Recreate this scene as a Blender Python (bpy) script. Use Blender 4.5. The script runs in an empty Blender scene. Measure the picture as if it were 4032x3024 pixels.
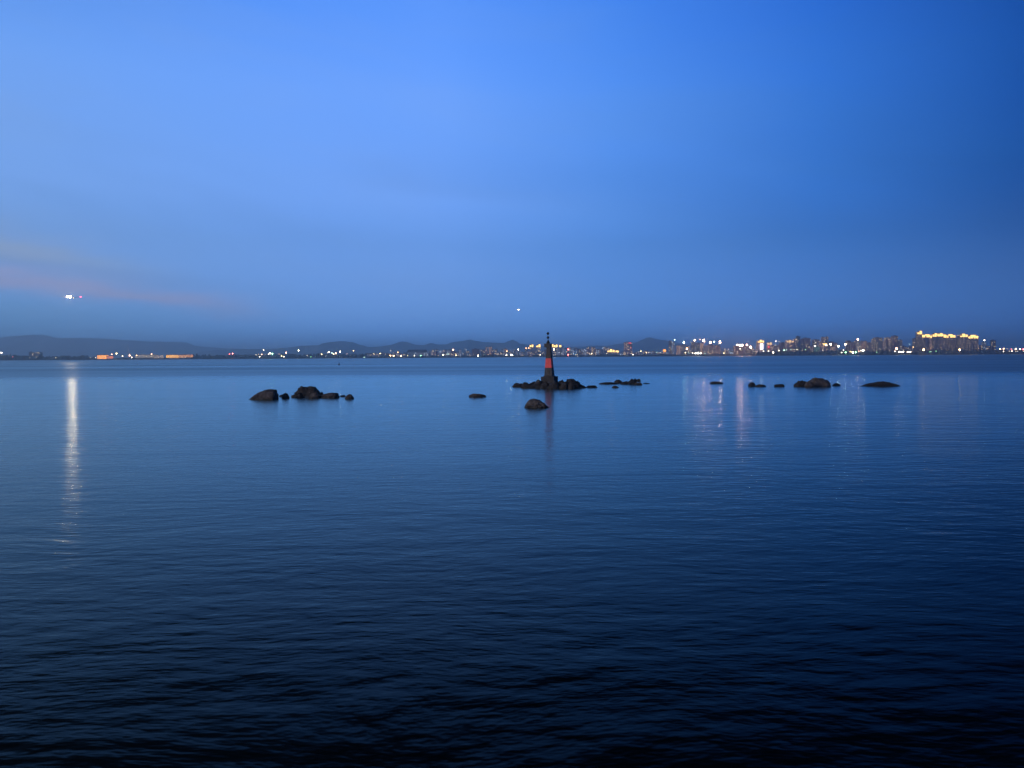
import bpy, bmesh, math, random
from mathutils import Vector, Matrix, noise
random.seed(7)
S = bpy.context.scene
COL = S.collection
PI = math.pi

# ------------------------------------------------------------------ camera
FPX = 3104.0                      # focal length in pixels of the 4032 px wide photograph
CAMH = 5.5
PITCH = math.atan(110 / FPX)
ROLL = math.atan(0.00615)
F = Vector((0, math.cos(PITCH), -math.sin(PITCH)))
R0 = Vector((1, 0, 0)); U0 = R0.cross(F)
R = R0 * math.cos(ROLL) - U0 * math.sin(ROLL)
U = R.cross(F)
CAM = Vector((0, 0, CAMH))
cd = bpy.data.cameras.new('camera'); cam = bpy.data.objects.new('camera', cd); COL.objects.link(cam)
cd.sensor_width = 36; cd.lens = 36 * FPX / 4032; cd.clip_start = 0.1; cd.clip_end = 90000
cam.matrix_world = Matrix(((R.x, U.x, -F.x, 0), (R.y, U.y, -F.y, 0), (R.z, U.z, -F.z, CAMH), (0, 0, 0, 1)))
S.camera = cam

def ray(px, py):
    return F + R * ((px - 2016) / FPX) - U * ((py - 1512) / FPX)
def at(px, py, Y):                # point seen at px,py at distance Y
    d = ray(px, py); return CAM + d * (Y / d.y)
def gnd(px, py):                  # point of the water seen at px,py
    d = ray(px, py); return CAM - d * (CAMH / d.z)
def hz(px):                       # horizon row
    return 1402 - (px - 2016) * 0.00615

# ------------------------------------------------------------------ helpers
def lin(c):
    return tuple(((v / 255) / 12.92 if v / 255 <= .04045 else ((v / 255 + .055) / 1.055) ** 2.4) for v in c)
def tag(o, label=None, cat=None, group=None, kind=None):
    if label: o['label'] = label
    if cat: o['category'] = cat
    if group: o['group'] = group
    if kind: o['kind'] = kind
    return o
def empty(name, loc, rz=0):
    o = bpy.data.objects.new(name, None); COL.objects.link(o); o.location = loc; o.rotation_euler = (0, 0, rz)
    o.empty_display_size = .1
    return o
def mesh(name, bm, mat, parent=None, smooth=False, loc=None):
    me = bpy.data.meshes.new(name); bm.normal_update(); bm.to_mesh(me); bm.free()
    for m in (mat if isinstance(mat, (list, tuple)) else [mat]): me.materials.append(m)
    if smooth:
        for p in me.polygons: p.use_smooth = True
    o = bpy.data.objects.new(name, me); COL.objects.link(o)
    if parent: o.parent = parent
    if loc is not None: o.location = loc
    return o
def box(bm, x0, x1, y0, y1, z0, z1, mi=0, top=1.0):
    cx, cy = (x0 + x1) / 2, (y0 + y1) / 2
    v = []
    for z, s in ((z0, 1), (z1, top)):
        for x, y in ((x0, y0), (x1, y0), (x1, y1), (x0, y1)):
            v.append(bm.verts.new((cx + (x - cx) * s, cy + (y - cy) * s, z)))
    for f in ((3, 2, 1, 0), (4, 5, 6, 7), (0, 1, 5, 4), (1, 2, 6, 5), (2, 3, 7, 6), (3, 0, 4, 7)):
        bm.faces.new([v[i] for i in f]).material_index = mi
    return v
def tube(bm, p0, p1, r0, r1=None, n=8):
    r1 = r0 if r1 is None else r1
    p0, p1 = Vector(p0), Vector(p1); d = (p1 - p0).normalized()
    a = d.orthogonal().normalized(); b = d.cross(a)
    A = [bm.verts.new(p0 + (a * math.cos(t) + b * math.sin(t)) * r0) for t in [2 * PI * k / n for k in range(n)]]
    B = [bm.verts.new(p1 + (a * math.cos(t) + b * math.sin(t)) * r1) for t in [2 * PI * k / n for k in range(n)]]
    for k in range(n):
        bm.faces.new((A[k], A[(k + 1) % n], B[(k + 1) % n], B[k]))
    bm.faces.new(A[::-1]); bm.faces.new(B)
def ball(bm, c, r, sub=2, sz=1.0):
    g = bmesh.ops.create_icosphere(bm, subdivisions=sub, radius=r)['verts']
    for v in g: v.co = Vector((v.co.x, v.co.y, v.co.z * sz)) + Vector(c)
    return g

def interp(pts, x):
    if x <= pts[0][0]: return pts[0][1]
    for (a, b_), (c, d) in zip(pts, pts[1:]):
        if x <= c:
            t = (x - a) / (c - a); t = t * t * (3 - 2 * t) * .5 + t * .5; return b_ + (d - b_) * t
    return pts[-1][1]

class N:                          # tiny node-tree writer
    def __init__(s, nt): s.nt = nt
    def new(s, t, **kw):
        n = s.nt.nodes.new(t)
        for k, v in kw.items(): setattr(n, k, v)
        return n
    def put(s, sock, v):
        if isinstance(v, bpy.types.NodeSocket): s.nt.links.new(v, sock)
        elif v is not None: sock.default_value = v
    def m(s, op, a, b=None, c=None, clamp=False):
        n = s.new('ShaderNodeMath', operation=op, use_clamp=clamp)
        s.put(n.inputs[0], a); s.put(n.inputs[1], b)
        if c is not None: s.put(n.inputs[2], c)
        return n.outputs[0]
    def vm(s, op, a, b=None):
        n = s.new('ShaderNodeVectorMath', operation=op); s.put(n.inputs[0], a); s.put(n.inputs[1], b); return n.outputs[0]
    def xyz(s, x, y, z):
        n = s.new('ShaderNodeCombineXYZ'); s.put(n.inputs[0], x); s.put(n.inputs[1], y); s.put(n.inputs[2], z); return n.outputs[0]
    def sep(s, v):
        n = s.new('ShaderNodeSeparateXYZ'); s.put(n.inputs[0], v); return n.outputs
    def noise(s, v, scale, detail=2, rough=.5, dist=0, color=False):
        n = s.new('ShaderNodeTexNoise'); s.put(n.inputs['Vector'], v)
        n.inputs['Scale'].default_value = scale; n.inputs['Detail'].default_value = detail
        n.inputs['Roughness'].default_value = rough; n.inputs['Distortion'].default_value = dist
        return n.outputs['Color' if color else 'Fac']
    def ramp(s, f, stops, interp='LINEAR'):
        n = s.new('ShaderNodeValToRGB'); n.color_ramp.interpolation = interp; e = n.color_ramp.elements
        while len(e) < len(stops): e.new(.5)
        for i, (p, c) in enumerate(stops):
            e[i].position = p; e[i].color = (*c, 1) if len(c) == 3 else c
        s.put(n.inputs[0], f); return n.outputs[0]
    def rng(s, v, a, b, c, d, smooth=False):
        n = s.new('ShaderNodeMapRange'); n.interpolation_type = 'SMOOTHSTEP' if smooth else 'LINEAR'
        s.put(n.inputs[0], v)
        for i, x in enumerate((a, b, c, d)): s.put(n.inputs[i + 1], x)
        return n.outputs[0]
    def mix(s, f, a, b, mode='MIX'):
        n = s.new('ShaderNodeMix', data_type='RGBA', blend_type=mode)
        s.put(n.inputs[0], f); s.put(n.inputs[6], a); s.put(n.inputs[7], b); return n.outputs[2]
def c4(c): return (*c, 1)
def newmat(name):
    m = bpy.data.materials.new(name); m.use_nodes = True; nt = m.node_tree
    return m, N(nt), nt.nodes['Principled BSDF']
def simple(name, col, rough=.8, var=.25, scale=3.0, metal=0, bump=0):
    m, n, b = newmat(name)
    co = n.new('ShaderNodeTexCoord').outputs['Object']
    f = n.noise(co, scale, 4, .6)
    lo = tuple(x * (1 - var) for x in col); hi = tuple(min(1, x * (1 + var)) for x in col)
    n.put(b.inputs['Base Color'], n.ramp(f, [(.3, lo), (.7, hi)]))
    b.inputs['Roughness'].default_value = rough; b.inputs['Metallic'].default_value = metal
    if bump:
        bp = n.new('ShaderNodeBump'); bp.inputs['Strength'].default_value = 1; bp.inputs['Distance'].default_value = bump
        n.put(bp.inputs['Height'], f); n.put(b.inputs['Normal'], bp.outputs[0])
    return m
def glow(name, col, strength, sampled=True):
    m = bpy.data.materials.new(name); m.use_nodes = True; nt = m.node_tree; nt.nodes.clear()
    e = nt.nodes.new('ShaderNodeEmission'); o = nt.nodes.new('ShaderNodeOutputMaterial')
    e.inputs[0].default_value = c4(col); e.inputs[1].default_value = strength; nt.links.new(e.outputs[0], o.inputs[0])
    if not sampled: m.cycles.emission_sampling = 'NONE'
    return m

# ------------------------------------------------------------------ sky
W = bpy.data.worlds.new('World'); S.world = W; W.use_nodes = True
nt = W.node_tree; nt.nodes.clear(); n = N(nt)
out = n.new('ShaderNodeOutputWorld'); bg = n.new('ShaderNodeBackground'); nt.links.new(bg.outputs[0], out.inputs[0])
dirv = n.new('ShaderNodeTexCoord').outputs['Generated']
x, y, z = n.sep(n.vm('NORMALIZE', dirv))
el = n.m('MULTIPLY', n.m('ARCSINE', z), 180 / PI)
az = n.m('MULTIPLY', n.m('ARCTAN2', x, y), 180 / PI)
ele = n.m('ADD', el, n.m('MULTIPLY', n.rng(el, 18.5, 23, 0, 3.4, True), n.m('POWER', n.m('MINIMUM', n.m('DIVIDE', n.m('ABSOLUTE', az), 33), 1), 2)))  # brings the added dark drop lower towards the sides, outside the view
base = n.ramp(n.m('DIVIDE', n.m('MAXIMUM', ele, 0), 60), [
    (0.0, (.20, .74, 2.1)), (1.5 / 60, (.20, .55, 1.40)), (3 / 60, (.20, .48, 1.13)), (5 / 60, (.185, .42, 1.0)), (8 / 60, (.168, .385, .94)),  # horizon made brighter than natural, behind the haze, to light that haze
    (11 / 60, (.188, .420, 1.06)), (18 / 60, (.160, .40, 1.12)), (24.2 / 60, (.10, .325, 1.08)), (25.4 / 60, (.032, .11, .36)), (27 / 60, (.005, .018, .06)),  # added near-black drop above the view, so the near water reflects dark
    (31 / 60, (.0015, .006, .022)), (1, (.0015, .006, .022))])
azn = n.m('DIVIDE', n.m('ADD', az, 180), 360)
P = lambda d: (d + 180) / 360
tint = n.ramp(azn, [(0, (.22, .4, .5)), (P(-90), (.8, .75, .62)), (P(-50), (1.1, .98, .84)), (P(-31), (1.08, 1.0, .88)), (P(-14), (1, 1, .98)), (P(-5), (.98, 1, 1)),
    (P(7), (.58, .78, .88)), (P(21), (.21, .47, .66)), (P(33), (.04, .21, .37)), (P(60), (.06, .2, .34)), (P(180), (.12, .28, .4))])
# the right-hand darkening is weaker close to the horizon
lowm = n.rng(el, 0, 12, .30, 0, True)
tint = n.mix(lowm, tint, (1, 1, 1, 1))
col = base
# thin cirrus
cv = n.xyz(n.m('MULTIPLY', az, .055), n.m('MULTIPLY', n.m('ADD', el, n.m('MULTIPLY', az, .12)), .28), 3.3)
cf = n.noise(cv, 1.0, 4, .5, .3)
col = n.mix(n.rng(cf, .35, .75, 0, .16, True), col, c4(lin((138, 174, 232))))
dk = n.noise(n.vm('ADD', cv, (11.3, 4.1, 0)), .8, 3, .5, .2)
dkf = n.m('MULTIPLY', n.rng(dk, .42, .7, 0, .16, True), n.m('MULTIPLY', n.rng(el, 4, 9, 0, 1, True), n.rng(el, 17, 11, 0, 1, True)))
col = n.mix(dkf, col, c4(lin((84, 130, 200))))
col = n.mix(1.0, col, tint, 'MULTIPLY')
lowleft = n.m('MULTIPLY', n.rng(el, 1, 6, 1, 0, True), n.rng(az, -36, -8, 1, 0, True))
col = n.mix(n.m('MULTIPLY', lowleft, .9), col, n.mix(1.0, col, (.54, .69, .62, 1), 'MULTIPLY'))
def gauss(v, c, w):
    return n.m('EXPONENT', n.m('MULTIPLY', n.m('POWER', n.m('ABSOLUTE', n.m('DIVIDE', n.m('SUBTRACT', v, c), w)), 2.0), -1))
wob = n.noise(n.xyz(n.m('MULTIPLY', az, .12), n.m('MULTIPLY', el, .5), 8.0), 1.0, 4, .55)
elw = n.m('ADD', el, n.m('MULTIPLY', n.m('SUBTRACT', wob, .5), 2.6))
# pale cloud high on the left, pink strip under it, both slanting down to the right
e1 = n.m('SUBTRACT', 6.9, n.m('MULTIPLY', n.m('ADD', az, 33), .16))
k1 = n.m('MULTIPLY', gauss(elw, e1, 1.15), n.rng(az, -33, -20, 1, 0, True))
col = n.mix(n.m('MULTIPLY', k1, .85), col, c4(lin((150, 172, 208))))
e2 = n.m('SUBTRACT', 5.0, n.m('MULTIPLY', n.m('ADD', az, 33), .115))
k2 = n.m('MULTIPLY', gauss(elw, e2, .68), n.rng(az, -25, -14, 1, 0, True))
col = n.mix(n.m('MULTIPLY', k2, .72), col, c4(lin((168, 168, 206))))
e3 = 6.2
k3 = n.m('MULTIPLY', gauss(elw, n.m('SUBTRACT', 5.95, n.m('MULTIPLY', n.m('ADD', az, 33), .10)), .45), n.rng(az, -30, -8, 1, 0, True))
col = n.mix(n.m('MULTIPLY', k3, .10), col, c4(lin((70, 108, 168))))
sky = n.new('ShaderNodeTexSky'); sky.sky_type = 'NISHITA'; sky.sun_disc = False
SUN_AZ = math.radians(-125)       # the warm light comes from the left, behind the camera
sky.sun_elevation = math.radians(1.0); sky.sun_rotation = SUN_AZ
sk = n.mix(1.0, sky.outputs[0], (.002, .002, .002, 1), 'MULTIPLY')
col = n.mix(1.0, col, sk, 'ADD')
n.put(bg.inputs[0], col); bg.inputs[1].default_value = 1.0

sl = bpy.data.lights.new('warm_fill_sun', 'SUN'); sl.energy = 1.3; sl.angle = math.radians(25); sl.color = (1, .78, .70)  # added warm sun, stands in for promenade lamps behind the camera besides the afterglow
so = bpy.data.objects.new('warm_fill_sun', sl); COL.objects.link(so)
e = math.radians(12)
sd = Vector((math.sin(SUN_AZ) * math.cos(e), math.cos(SUN_AZ) * math.cos(e), math.sin(e)))
so.rotation_euler = sd.to_track_quat('Z', 'Y').to_euler(); so.location = (-20, -20, 30)

S.view_settings.view_transform = 'Standard'; S.view_settings.look = 'None'
S.view_settings.exposure = 0; S.view_settings.gamma = 1; S.view_settings.use_curve_mapping = False
S.cycles.use_denoising = True; S.cycles.denoiser = 'OPENIMAGEDENOISE'
S.cycles.max_bounces = 8; S.cycles.volume_bounces = 3; S.cycles.transparent_max_bounces = 16
S.cycles.sample_clamp_indirect = 10; S.cycles.use_light_tree = True
S.cycles.caustics_reflective = False; S.cycles.caustics_refractive = False

# ------------------------------------------------------------------ water
SHORE = 3300.0
wm, n, b = newmat('sea_water')
pos = n.new('ShaderNodeNewGeometry').outputs['Position']
px_, py_, pz_ = n.sep(pos)
near = n.rng(py_, 16, 52, 1, 0, True)             # wind ripples run along the quay and die out towards the calm of the rocks
near2 = n.rng(py_, 40, 160, 1, 0, True)
warp = n.vm('ADD', pos, n.vm('MULTIPLY', n.noise(pos, .08, 2, .5, color=True), (3, 3, 0)))
def wv(sx, sy, rot, scale, det, rough):
    mp = n.new('ShaderNodeMapping'); n.put(mp.inputs[0], warp)
    mp.inputs['Rotation'].default_value = (0, 0, math.radians(rot)); mp.inputs['Scale'].default_value = (sx, sy, 1)
    return n.noise(mp.outputs[0], scale, det, rough)
h1 = wv(.55, 1.0, 8, .62, 3, .5)
h2 = wv(.5, 1.0, -14, 1.9, 3, .55)
h3 = wv(.4, 1.0, 4, .16, 2, .5)
patch = n.noise(n.vm('MULTIPLY', pos, (.012, .05, 0)), 1.0, 3, .5)
hh = n.m('ADD', n.m('MULTIPLY', h1, n.m('ADD', n.m('MULTIPLY', near, .024), .019)), n.m('MULTIPLY', h2, n.m('ADD', n.m('MULTIPLY', near, .006), .026)))
hh = n.m('ADD', hh, n.m('MULTIPLY', h3, n.m('ADD', n.m('MULTIPLY', near2, .03), .03)))
hh = n.m('ADD', hh, n.m('MULTIPLY', wv(.12, 1.0, 2, .9, 3, .6), n.m('ADD', .015, n.m('MULTIPLY', n.m('SUBTRACT', 1, near), .021))))
bp = n.new('ShaderNodeBump'); bp.inputs['Strength'].default_value = 1; bp.inputs['Distance'].default_value = 1
n.put(bp.inputs['Height'], hh); # roughness: rippled bands of breeze (long in x) on the calm
band = n.noise(n.vm('MULTIPLY', pos, (.0012, .011, 0)), 1.0, 3, .5, .3)
streaks = n.noise(n.vm('MULTIPLY', pos, (.0016, .014, 0)), 1.0, 4, .6, .4)
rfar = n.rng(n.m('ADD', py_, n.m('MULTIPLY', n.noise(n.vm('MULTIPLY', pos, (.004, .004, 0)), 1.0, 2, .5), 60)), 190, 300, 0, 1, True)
rg = n.m('ADD', .14, n.m('MULTIPLY', rfar, .17))
rg = n.m('ADD', rg, n.m('MULTIPLY', n.m('MULTIPLY', n.m('SUBTRACT', band, .5), .20), n.rng(py_, 90, 250, .15, 1)))
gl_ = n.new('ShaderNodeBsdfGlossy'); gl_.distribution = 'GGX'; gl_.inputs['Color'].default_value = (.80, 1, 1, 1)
n.put(gl_.inputs['Roughness'], rg); n.put(gl_.inputs['Normal'], bp.outputs[0])
df_ = n.new('ShaderNodeBsdfDiffuse'); df_.inputs['Color'].default_value = (.0006, .002, .004, 1)
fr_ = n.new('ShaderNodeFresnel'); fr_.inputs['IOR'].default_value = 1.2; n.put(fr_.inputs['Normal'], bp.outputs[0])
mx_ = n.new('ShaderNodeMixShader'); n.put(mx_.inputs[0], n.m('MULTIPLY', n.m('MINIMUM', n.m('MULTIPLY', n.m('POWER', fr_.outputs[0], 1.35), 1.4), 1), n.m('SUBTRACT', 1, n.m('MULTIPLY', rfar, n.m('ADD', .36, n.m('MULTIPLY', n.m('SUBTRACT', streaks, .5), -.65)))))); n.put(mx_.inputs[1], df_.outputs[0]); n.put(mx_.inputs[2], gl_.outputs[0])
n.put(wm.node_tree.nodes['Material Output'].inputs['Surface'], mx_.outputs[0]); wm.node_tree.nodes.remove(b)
bm = bmesh.new()
ys = [-80, -20, 5, 20, 60, 150, 400, 1200, SHORE + 30]; xs = [-16000, -5000, -1500, -300, 0, 300, 1500, 5000, 16000]
g = [[bm.verts.new((a, c, 0)) for a in xs] for c in ys]
for i in range(len(ys) - 1):
    for j in range(len(xs) - 1): bm.faces.new((g[i][j], g[i][j + 1], g[i + 1][j + 1], g[i + 1][j]))
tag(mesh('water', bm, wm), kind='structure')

# far land: bank and ground sheet up to the horizon
lm = simple('land_earth', (.05, .055, .045), .95, .4, .01)
bm = bmesh.new()
K = 260; rows = []
for k in range(K + 1):
    xx = -16000 + 32000 * k / K
    j = 14 * noise.noise(Vector((xx * .004, 3, 0)))
    rows.append([bm.verts.new((xx, SHORE - 8 + j, -1.5)), bm.verts.new((xx, SHORE + 2 + j, 1.6 + .5 * noise.noise(Vector((xx * .02, 9, 0))))),
                 bm.verts.new((xx, SHORE + 60, 2.2)), bm.verts.new((xx, 9000, 3)), bm.verts.new((xx, 30000, 3))])
for k in range(K):
    for r in range(4): bm.faces.new((rows[k][r], rows[k + 1][r], rows[k + 1][r + 1], rows[k][r + 1]))
tag(mesh('ground', bm, lm), kind='structure')

# ------------------------------------------------------------------ hills
hm = simple('hill_woodland', (.085, .11, .10), .95, .35, .004)
def ridge(name, pts, Y, seed, x0, x1, depth=2200):
    bm = bmesh.new(); K = 420; prof = [(-1, 0), (-.75, .16), (-.5, .38), (-.3, .62), (-.15, .84), (0, 1), (.2, .82), (.5, .45), (1, 0)]
    cols = []
    for k in range(K + 1):
        px = x0 + (x1 - x0) * k / K
        p = at(px, interp(pts, px), Y); top = max(4, p.z)
        c = []
        for t, f in prof:
            y = Y + t * depth
            q = p.x + 0 * t
            v = noise.noise(Vector((q * .0016, y * .0016, seed))) + .5 * noise.noise(Vector((q * .005, y * .005, seed)))
            zz = top * f * (1 + .35 * v * (1 if 0 < f < 1 else 0)) + (top * .012 * noise.noise(Vector((q * .02, 1, seed))) if f == 1 else 0)
            c.append(bm.verts.new((q, y, zz if f > 0 else -2)))
        cols.append(c)
    for k in range(K):
        for r in range(len(prof) - 1): bm.faces.new((cols[k][r], cols[k + 1][r], cols[k + 1][r + 1], cols[k][r + 1]))
    tag(mesh(name, bm, hm, smooth=True), kind='structure')
left = [(-900, 1345), (-400, 1336), (0, 1329), (54, 1323), (127, 1318), (177, 1319), (206, 1328), (234, 1336), (269, 1331), (300, 1330), (380, 1332), (475, 1338), (601, 1345), (663, 1346), (733, 1348), (765, 1361), (822, 1367), (900, 1372), (1000, 1380), (1150, 1392), (1300, 1402)]
mid = [(760, 1400), (850, 1378), (980, 1374), (1090, 1373), (1138, 1368), (1185, 1361), (1263, 1359), (1304, 1346), (1342, 1343), (1390, 1347), (1421, 1358), (1453, 1366), (1485, 1365), (1542, 1358), (1562, 1350), (1580, 1344), (1605, 1347), (1637, 1357), (1668, 1359), (1697, 1350), (1722, 1356), (1754, 1356), (1785, 1346), (1817, 1343), (1852, 1336), (1868, 1341), (1908, 1347), (1950, 1349), (1985, 1350), (2003, 1342), (2017, 1337), (2033, 1343), (2048, 1353), (2112, 1360), (2200, 1372), (2300, 1385), (2420, 1398)]
right = [(2100, 1400), (2180, 1372), (2248, 1366), (2288, 1364), (2329, 1361), (2400, 1361), (2436, 1353), (2470, 1350), (2505, 1348), (2531, 1336), (2545, 1329), (2554, 1327), (2566, 1331), (2598, 1338), (2639, 1347), (2680, 1356), (2734, 1366), (2900, 1371), (3100, 1374), (3400, 1378), (3800, 1384), (4300, 1380), (5000, 1376)]
ridge('hills_left', left, 11500, 1.3, -900, 1300)
ridge('hills_middle', mid, 9000, 4.1, 760, 2420, 1600)
ridge('hills_right', right, 10000, 7.7, 2100, 5000, 1600)

# ------------------------------------------------------------------ haze
hzm = bpy.data.materials.new('haze_air'); hzm.use_nodes = True; nt = hzm.node_tree; nt.nodes.clear()
o = nt.nodes.new('ShaderNodeOutputMaterial'); pv = nt.nodes.new('ShaderNodeVolumePrincipled')
pv.inputs['Color'].default_value = (.85, .98, 1, 1); pv.inputs['Density'].default_value = 1.55e-4; pv.inputs['Anisotropy'].default_value = .72
nt.links.new(pv.outputs[0], o.inputs['Volume'])
bm = bmesh.new(); box(bm, -17000, 17000, -200, 30500, -4, 345)
tag(mesh('haze', bm, hzm), kind='stuff')

# ------------------------------------------------------------------ rocks
def rockmat(name, col):
    m, n, b = newmat(name)
    g = n.new('ShaderNodeNewGeometry').outputs['Position']
    f1 = n.noise(g, 2.2, 6, .65); f2 = n.noise(g, 9, 4, .6)
    lo = tuple(x * .45 for x in col); hi = tuple(min(1, x * 1.5) for x in col)
    c = n.ramp(f1, [(.32, lo), (.5, col), (.7, hi)])
    zz = n.sep(g)[2]
    dro = n.m('MULTIPLY', n.rng(n.noise(g, 3.1, 3, .7), .60, .68, 0, .55, True), n.rng(zz, .5, 1.0, 0, 1, True))
    c = n.mix(dro, c, (.30, .29, .27, 1))
    wet = n.rng(n.m('ADD', zz, n.m('MULTIPLY', n.m('SUBTRACT', f1, .5), .35)), .12, .42, 1, 0, True)   # weed and wet tide band
    c = n.mix(n.m('MULTIPLY', wet, .85), c, (.012, .012, .009, 1))
    n.put(b.inputs['Base Color'], c)
    n.put(b.inputs['Roughness'], n.rng(wet, 0, 1, .85, .5))
    bp = n.new('ShaderNodeBump'); bp.inputs['Distance'].default_value = .2; bp.inputs['Strength'].default_value = 1
    n.put(bp.inputs['Height'], n.m('ADD', f1, n.m('MULTIPLY', f2, .35))); n.put(b.inputs['Normal'], bp.outputs[0])
    return m
RM = {'mid': rockmat('granite_wet', (.034, .034, .034)), 'brown': rockmat('granite_brown', (.078, .072, .072)), 'dark': rockmat('granite_dark', (.026, .026, .027)), 'grey': rockmat('granite_grey', (.105, .10, .095))}
def rock(px0, px1, ptop, pbot, mat, label, group, peak=.5, seed=0, depth=.75, rough=.16, cuts=7, square=2.0, lift=0, name='rock', prof=None):
    pc = gnd((px0 + px1) / 2, pbot - 0.0)
    w = (px1 - px0) / FPX * pc.y
    dep = max(w * depth, .25)
    yc = pc.y + dep * .42
    x0 = at(px0, pbot, yc).x; x1 = at(px1, pbot, yc).x
    cx, hw = (x0 + x1) / 2, (x1 - x0) / 2
    H = at((px0 + px1) / 2, ptop, yc).z
    rnd = random.Random(seed * 131 + 5)
    planes = []
    if prof and square < 3: square = 3.4
    for k in range(cuts):
        a = rnd.uniform(0, 2 * PI); e_ = rnd.uniform(.0, 1.2)
        planes.append((Vector((math.cos(a) * math.cos(e_), math.sin(a) * math.cos(e_), math.sin(e_))), rnd.uniform(.72, .95)))
    bm = bmesh.new(); bmesh.ops.create_icosphere(bm, subdivisions=5, radius=1)
    sv = Vector((seed * 3.7, seed * 1.9, seed))
    for v in bm.verts:
        d = v.co.normalized()
        q = 1 / (abs(d.x) ** square + abs(d.y) ** square + abs(d.z) ** square) ** (1 / square)
        r_ = q * (1 + rough * noise.noise(d * 1.6 + sv) + rough * .6 * noise.noise(d * 4 + sv) + rough * .45 * noise.noise(d * 9 + sv) - rough * .25 * abs(noise.noise(d * 5 - sv)))
        vd = noise.voronoi(d * 1.9 + sv)[0]
        r_ *= 1 - (.05 if prof and mat == 'brown' else .13) * max(0, 1 - (vd[1] - vd[0]) * 5) + rough * .35 * noise.noise(Vector((d.x * 2, d.y * 2, d.z * 9)) + sv)
        for nrm, off in planes:
            t = d.dot(nrm)
            if t > 0: r_ = min(r_, off * q / t if t > .05 else r_)
        v.co = d * r_
    mx = max(abs(v.co.x) for v in bm.verts); my = max(abs(v.co.y) for v in bm.verts); mz = max(v.co.z for v in bm.verts)
    x_hi = max(v.co.x for v in bm.verts); x_lo = min(v.co.x for v in bm.verts)
    for v in bm.verts:
        X = (v.co.x - x_lo) / (x_hi - x_lo) * 2 - 1; Yv = v.co.y / my; Z = v.co.z / mz
        # move the summit sideways
        s = (peak - .5) * 2
        if not prof: X = X + s * max(0, Z) * (1 - abs(X)) * .9
        if prof and Z > 0:
            sil = max(.2, (1 - min(.999, abs(X)) ** square) ** (1 / square))
            Z = Z / sil * interp(prof, X) * (1 + .10 * noise.noise(Vector((X * 5, Yv * 4, seed))))
            X = X - 0 
        elif Z > 0:
            Z *= 1 + .16 * noise.noise(Vector((X * 4, Yv * 3, seed)))
        zz = Z * H if Z > 0 else Z * H * .5
        v.co = Vector((X * hw * 1.01, Yv * dep * .5, zz))
    o = mesh(name, bm, RM[mat], smooth=True, loc=(cx, yc, lift))
    tag(o, label, 'rock', group)
    return o
gl = 'rocks of the left cluster'; gi = 'boulders of the islet under the beacon'; gr = 'low rocks out on the right'
rock(980, 1096, 1534, 1573, 'brown', 'big smooth brown boulder at the left end of the left rock cluster', gl, .68, 1, .8, .10, 6, prof=[(-1,.1),(-.62,.5),(-.23,.75),(.17,1),(.76,1),(.92,.72),(1,.25)])
rock(1098, 1120, 1553, 1562, 'dark', 'thin dark ledge just right of the big smooth boulder in the left cluster', gl, .6, 2)
rock(1108, 1141, 1547, 1569, 'brown', 'small brown rock between the smooth boulder and the tallest rock of the left cluster', gl, .6, 3)
rock(1146, 1195, 1545, 1565, 'dark', 'dark sloping rock against the left foot of the tallest rock', gl, .7, 4, .7)
rock(1160, 1262, 1520, 1563, 'dark', 'tallest block of the left cluster, flat topped and cracked', gl, .55, 5, .75, .16, 9, 3.0, prof=[(-1,.35),(-.85,.7),(-.68,1),(.52,1),(.81,.93),(.93,.6),(1,.3)])
rock(1198, 1262, 1534, 1567, 'dark', 'dark rounded boulder leaning on the front of the tallest left block', gl, .6, 6, .6, .14)
rock(1218, 1262, 1545, 1568, 'grey', 'small grey rock at the front right foot of the tallest left block', gl, .5, 7, .6, .2)
rock(1160, 1192, 1552, 1567, 'grey', 'small grey stone at the front left foot of the tallest left block', gl, .5, 8, .6, .2)
rock(1258, 1274, 1542, 1558, 'dark', 'little dark knob wedged behind the long flat rock of the left cluster', gl, .5, 9, .6, .2)
rock(1260, 1335, 1543, 1567, 'brown', 'long flat-topped brown rock right of the tallest left block', gl, .62, 10, .6, .10, 6, 2.8, prof=[(-1,.4),(-.4,.7),(0,.9),(.4,1),(.8,.92),(1,.3)])
rock(1338, 1362, 1555, 1562, 'dark', 'tiny wet ledge between the long flat rock and the last stone', gl, .5, 11)
rock(1357, 1394, 1551, 1571, 'brown', 'small pointed stone at the right end of the left cluster', gl, .7, 12, .8, .2)
rock(1845, 1918, 1549, 1564, 'grey', 'low grey rock alone in the water left of the islet', None, .32, 13, .6, .12)
rock(2064, 2163, 1570, 1606, 'grey', 'large smooth grey boulder alone in front of the beacon islet', None, .34, 14, .7, .07, 5, prof=[(-1,.1),(-.82,.6),(-.55,.93),(-.25,1),(.2,.95),(.6,.66),(.85,.32),(1,.06)])
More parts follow.
